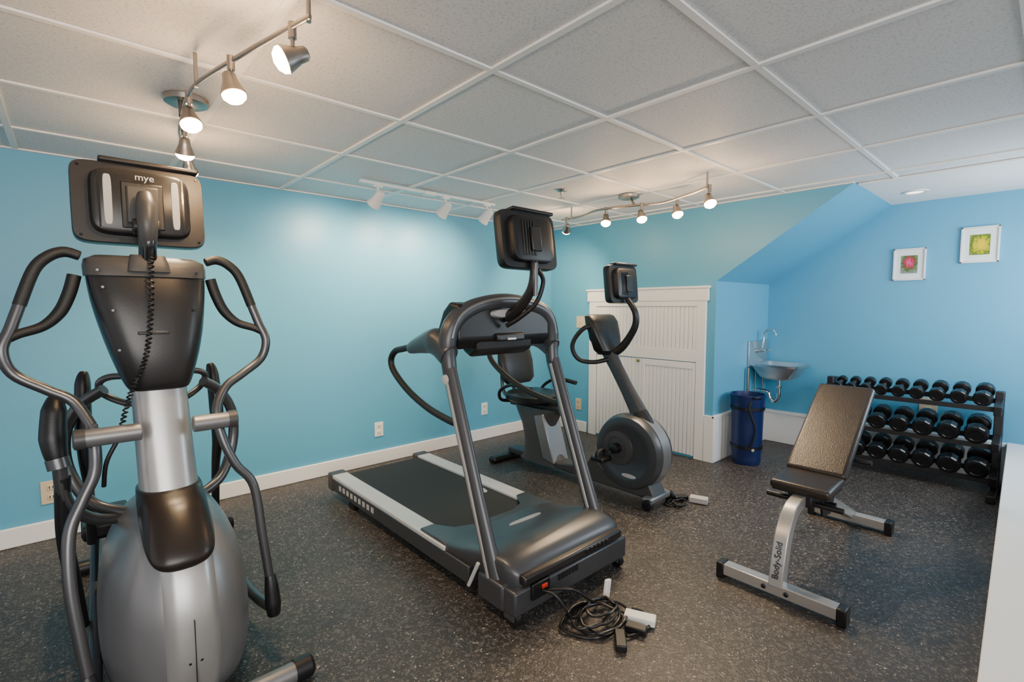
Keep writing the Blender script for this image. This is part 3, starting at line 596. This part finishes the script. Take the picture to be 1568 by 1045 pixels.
for s in (-1,1):
    cyl('tap_base',(cxs+s*.07,YS-.02,.86),(cxs+s*.07,YS-.055,.86),.016,M['chrome'],S)
    box('tap_lever',(cxs+s*.07-.006,YS-.10,.858),(cxs+s*.07+.006,YS-.045,.87),M['chrome'],S,bevel=.003)
cyl('drain',(cxs,cys,.63),(cxs,cys,.53),.018,M['chrome'],S)
cyl('drain_nut',(cxs,cys,.56),(cxs,cys,.54),.026,M['chrome'],S,seg=8)
sweep('p_trap',[(cxs,cys,.54),(cxs,cys,.46),(cxs,cys+.03,.42),(cxs,cys+.07,.44),(cxs,cys+.09,.49),(cxs,cys+.14,.50),(cxs,YS-.01,.50)],.017,M['chrome'],S)
for x in (cxs-.08,cxs+.08):
    sweep('supply_line',[(x,YS-.03,.86-.14),(x,YS-.03,.55),(x,YS-.04,.42),(x,YS-.01,.40)],.006,M['nickel'],S)
    cyl('stop_valve',(x,YS-.05,.40),(x,YS,.40),.012,M['chrome'],S)
sweep('waste_pipe',[(4.36,YS-.03,.72),(4.36,YS-.03,.3),(4.36,YS-.03,.0)],.012,M['nickel'],S)
# ---------------------------------------------------------------- bin
N=root('blue_recycling_bin',(4.0,1.62,0)); bc=(4.0,1.62,0)
disc('body',bc,(0,0,1),[(0,.100),(.01,.105),(.05,.108),(.08,.108),(.09,.112),(.30,.116),(.45,.119),(.46,.124),(.52,.125),(.54,.130),(.56,.130),(.56,.122),(.50,.115),(.05,.09),(.05,.002)],M['bin'],N,seg=40)
for z,r in ((.13,.114),(.44,.121)): disc('band',(4.0,1.62,z),(0,0,1),[(0,r),(0,r+.006),(.022,r+.006),(.022,r)],M['black'],N,seg=40)
sweep('strap',[(3.90,1.55,.52),(3.885,1.56,.45),(3.90,1.52,.30),(3.895,1.55,.15)],.008,M['black'],N,flat=.5)
sweep('handle',[(3.905,1.54,.54),(3.885,1.52,.55),(3.91,1.50,.55),(3.94,1.50,.54)],.008,M['black'],N)
disc('latch',(3.92,1.54,.13),(-.6,-.7,0),[(0,.012),(.008,.012),(.01,.006)],M['lgrey'],N,seg=16)
# ---------------------------------------------------------------- power cords
def cords(name,c,rad,n,adapters,seed):
    random.seed(seed); R=root(name,c)
    for k in range(n):
        pts=[];r=rad*(1-.10*k)
        ox=random.uniform(-.03,.03);oy=random.uniform(-.03,.03)
        for i in range(15):
            t=2*math.pi*i/14*1.02+k
            pts.append((c[0]+ox+math.cos(t)*r*(1+.15*math.sin(3*t+k)),c[1]+oy+math.sin(t)*r*.8*(1+.12*math.cos(2*t)),.008+.007*k+.004*math.sin(5*t)))
        sweep('loop',pts,.0055,M['black'],R,seg=8)
    for (x,y,z,w,l,h,ang,m) in adapters:
        box('adapter',(x-w/2,y-l/2,z),(x+w/2,y+l/2,z+h),M[m],R,bevel=.004,rot=('Z',ang))
    return R
R=cords('power_cord_bundle',(1.51,1.17,0),.135,6,[(1.625,1.045,.004,.05,.12,.028,25,'owhite'),(1.46,1.02,.004,.04,.10,.025,-50,'black'),(1.56,1.02,.004,.04,.08,.025,20,'black')],3)
sweep('lead',[(1.34,1.305,.13),(1.36,1.25,.12),(1.41,1.21,.03),(1.49,1.24,.012)],.005,M['black'],R)
sweep('lead_b',[(1.37,1.305,.12),(1.43,1.23,.13),(1.53,1.21,.05),(1.61,1.24,.012)],.005,M['black'],R)
sweep('lead_c',[(1.50,1.02,.012),(1.56,1.0,.01),(1.62,1.0,.01),(1.68,1.06,.01),(1.65,1.10,.02)],.005,M['black'],R)
box('tag',(1.63,1.215,.0),(1.66,1.23,.09),M['owhite'],R,bevel=.002,rot=('Y',10))
R=cords('power_adapter_cord',(2.82,1.54,0),.07,3,[(2.93,1.47,.004,.06,.11,.035,20,'lgrey'),(2.88,1.57,.004,.05,.09,.03,60,'black')],8)
# ---------------------------------------------------------------- lighting
w=bpy.data.worlds.new('World'); bpy.context.scene.world=w; w.use_nodes=True
bg=w.node_tree.nodes['Background']; bg.inputs[0].default_value=(.97,.97,1,1); bg.inputs[1].default_value=.85
def area(name,loc,aim,sx,sy,power,col):
    l=bpy.data.lights.new(name,'AREA'); l.shape='RECTANGLE'; l.size=sx; l.size_y=sy; l.energy=power; l.color=col
    o=bpy.data.objects.new(name,l); C.objects.link(o); o.location=loc; o.rotation_euler=(V(aim)-V(loc)).to_track_quat('-Z','Y').to_euler(); return o
area('daylight_south',(4.05,-.40,1.35),(4.3,1.2,1.0),1.0,.8,30,(.85,.94,1))
area('daylight_room',(-.6,-1.9,1.4),(2.0,2.2,.9),2.6,1.3,85,(1,.97,.92))
# ---------------------------------------------------------------- camera
cam=bpy.data.cameras.new('camera'); co=bpy.data.objects.new('camera',cam); C.objects.link(co)
cam.sensor_width=36; cam.lens=36*750/1568; cam.clip_start=.02
co.location=(0,0,1.25); co.rotation_euler=(math.radians(90-3.97),0,math.radians(-42.0))
bpy.context.scene.camera=co
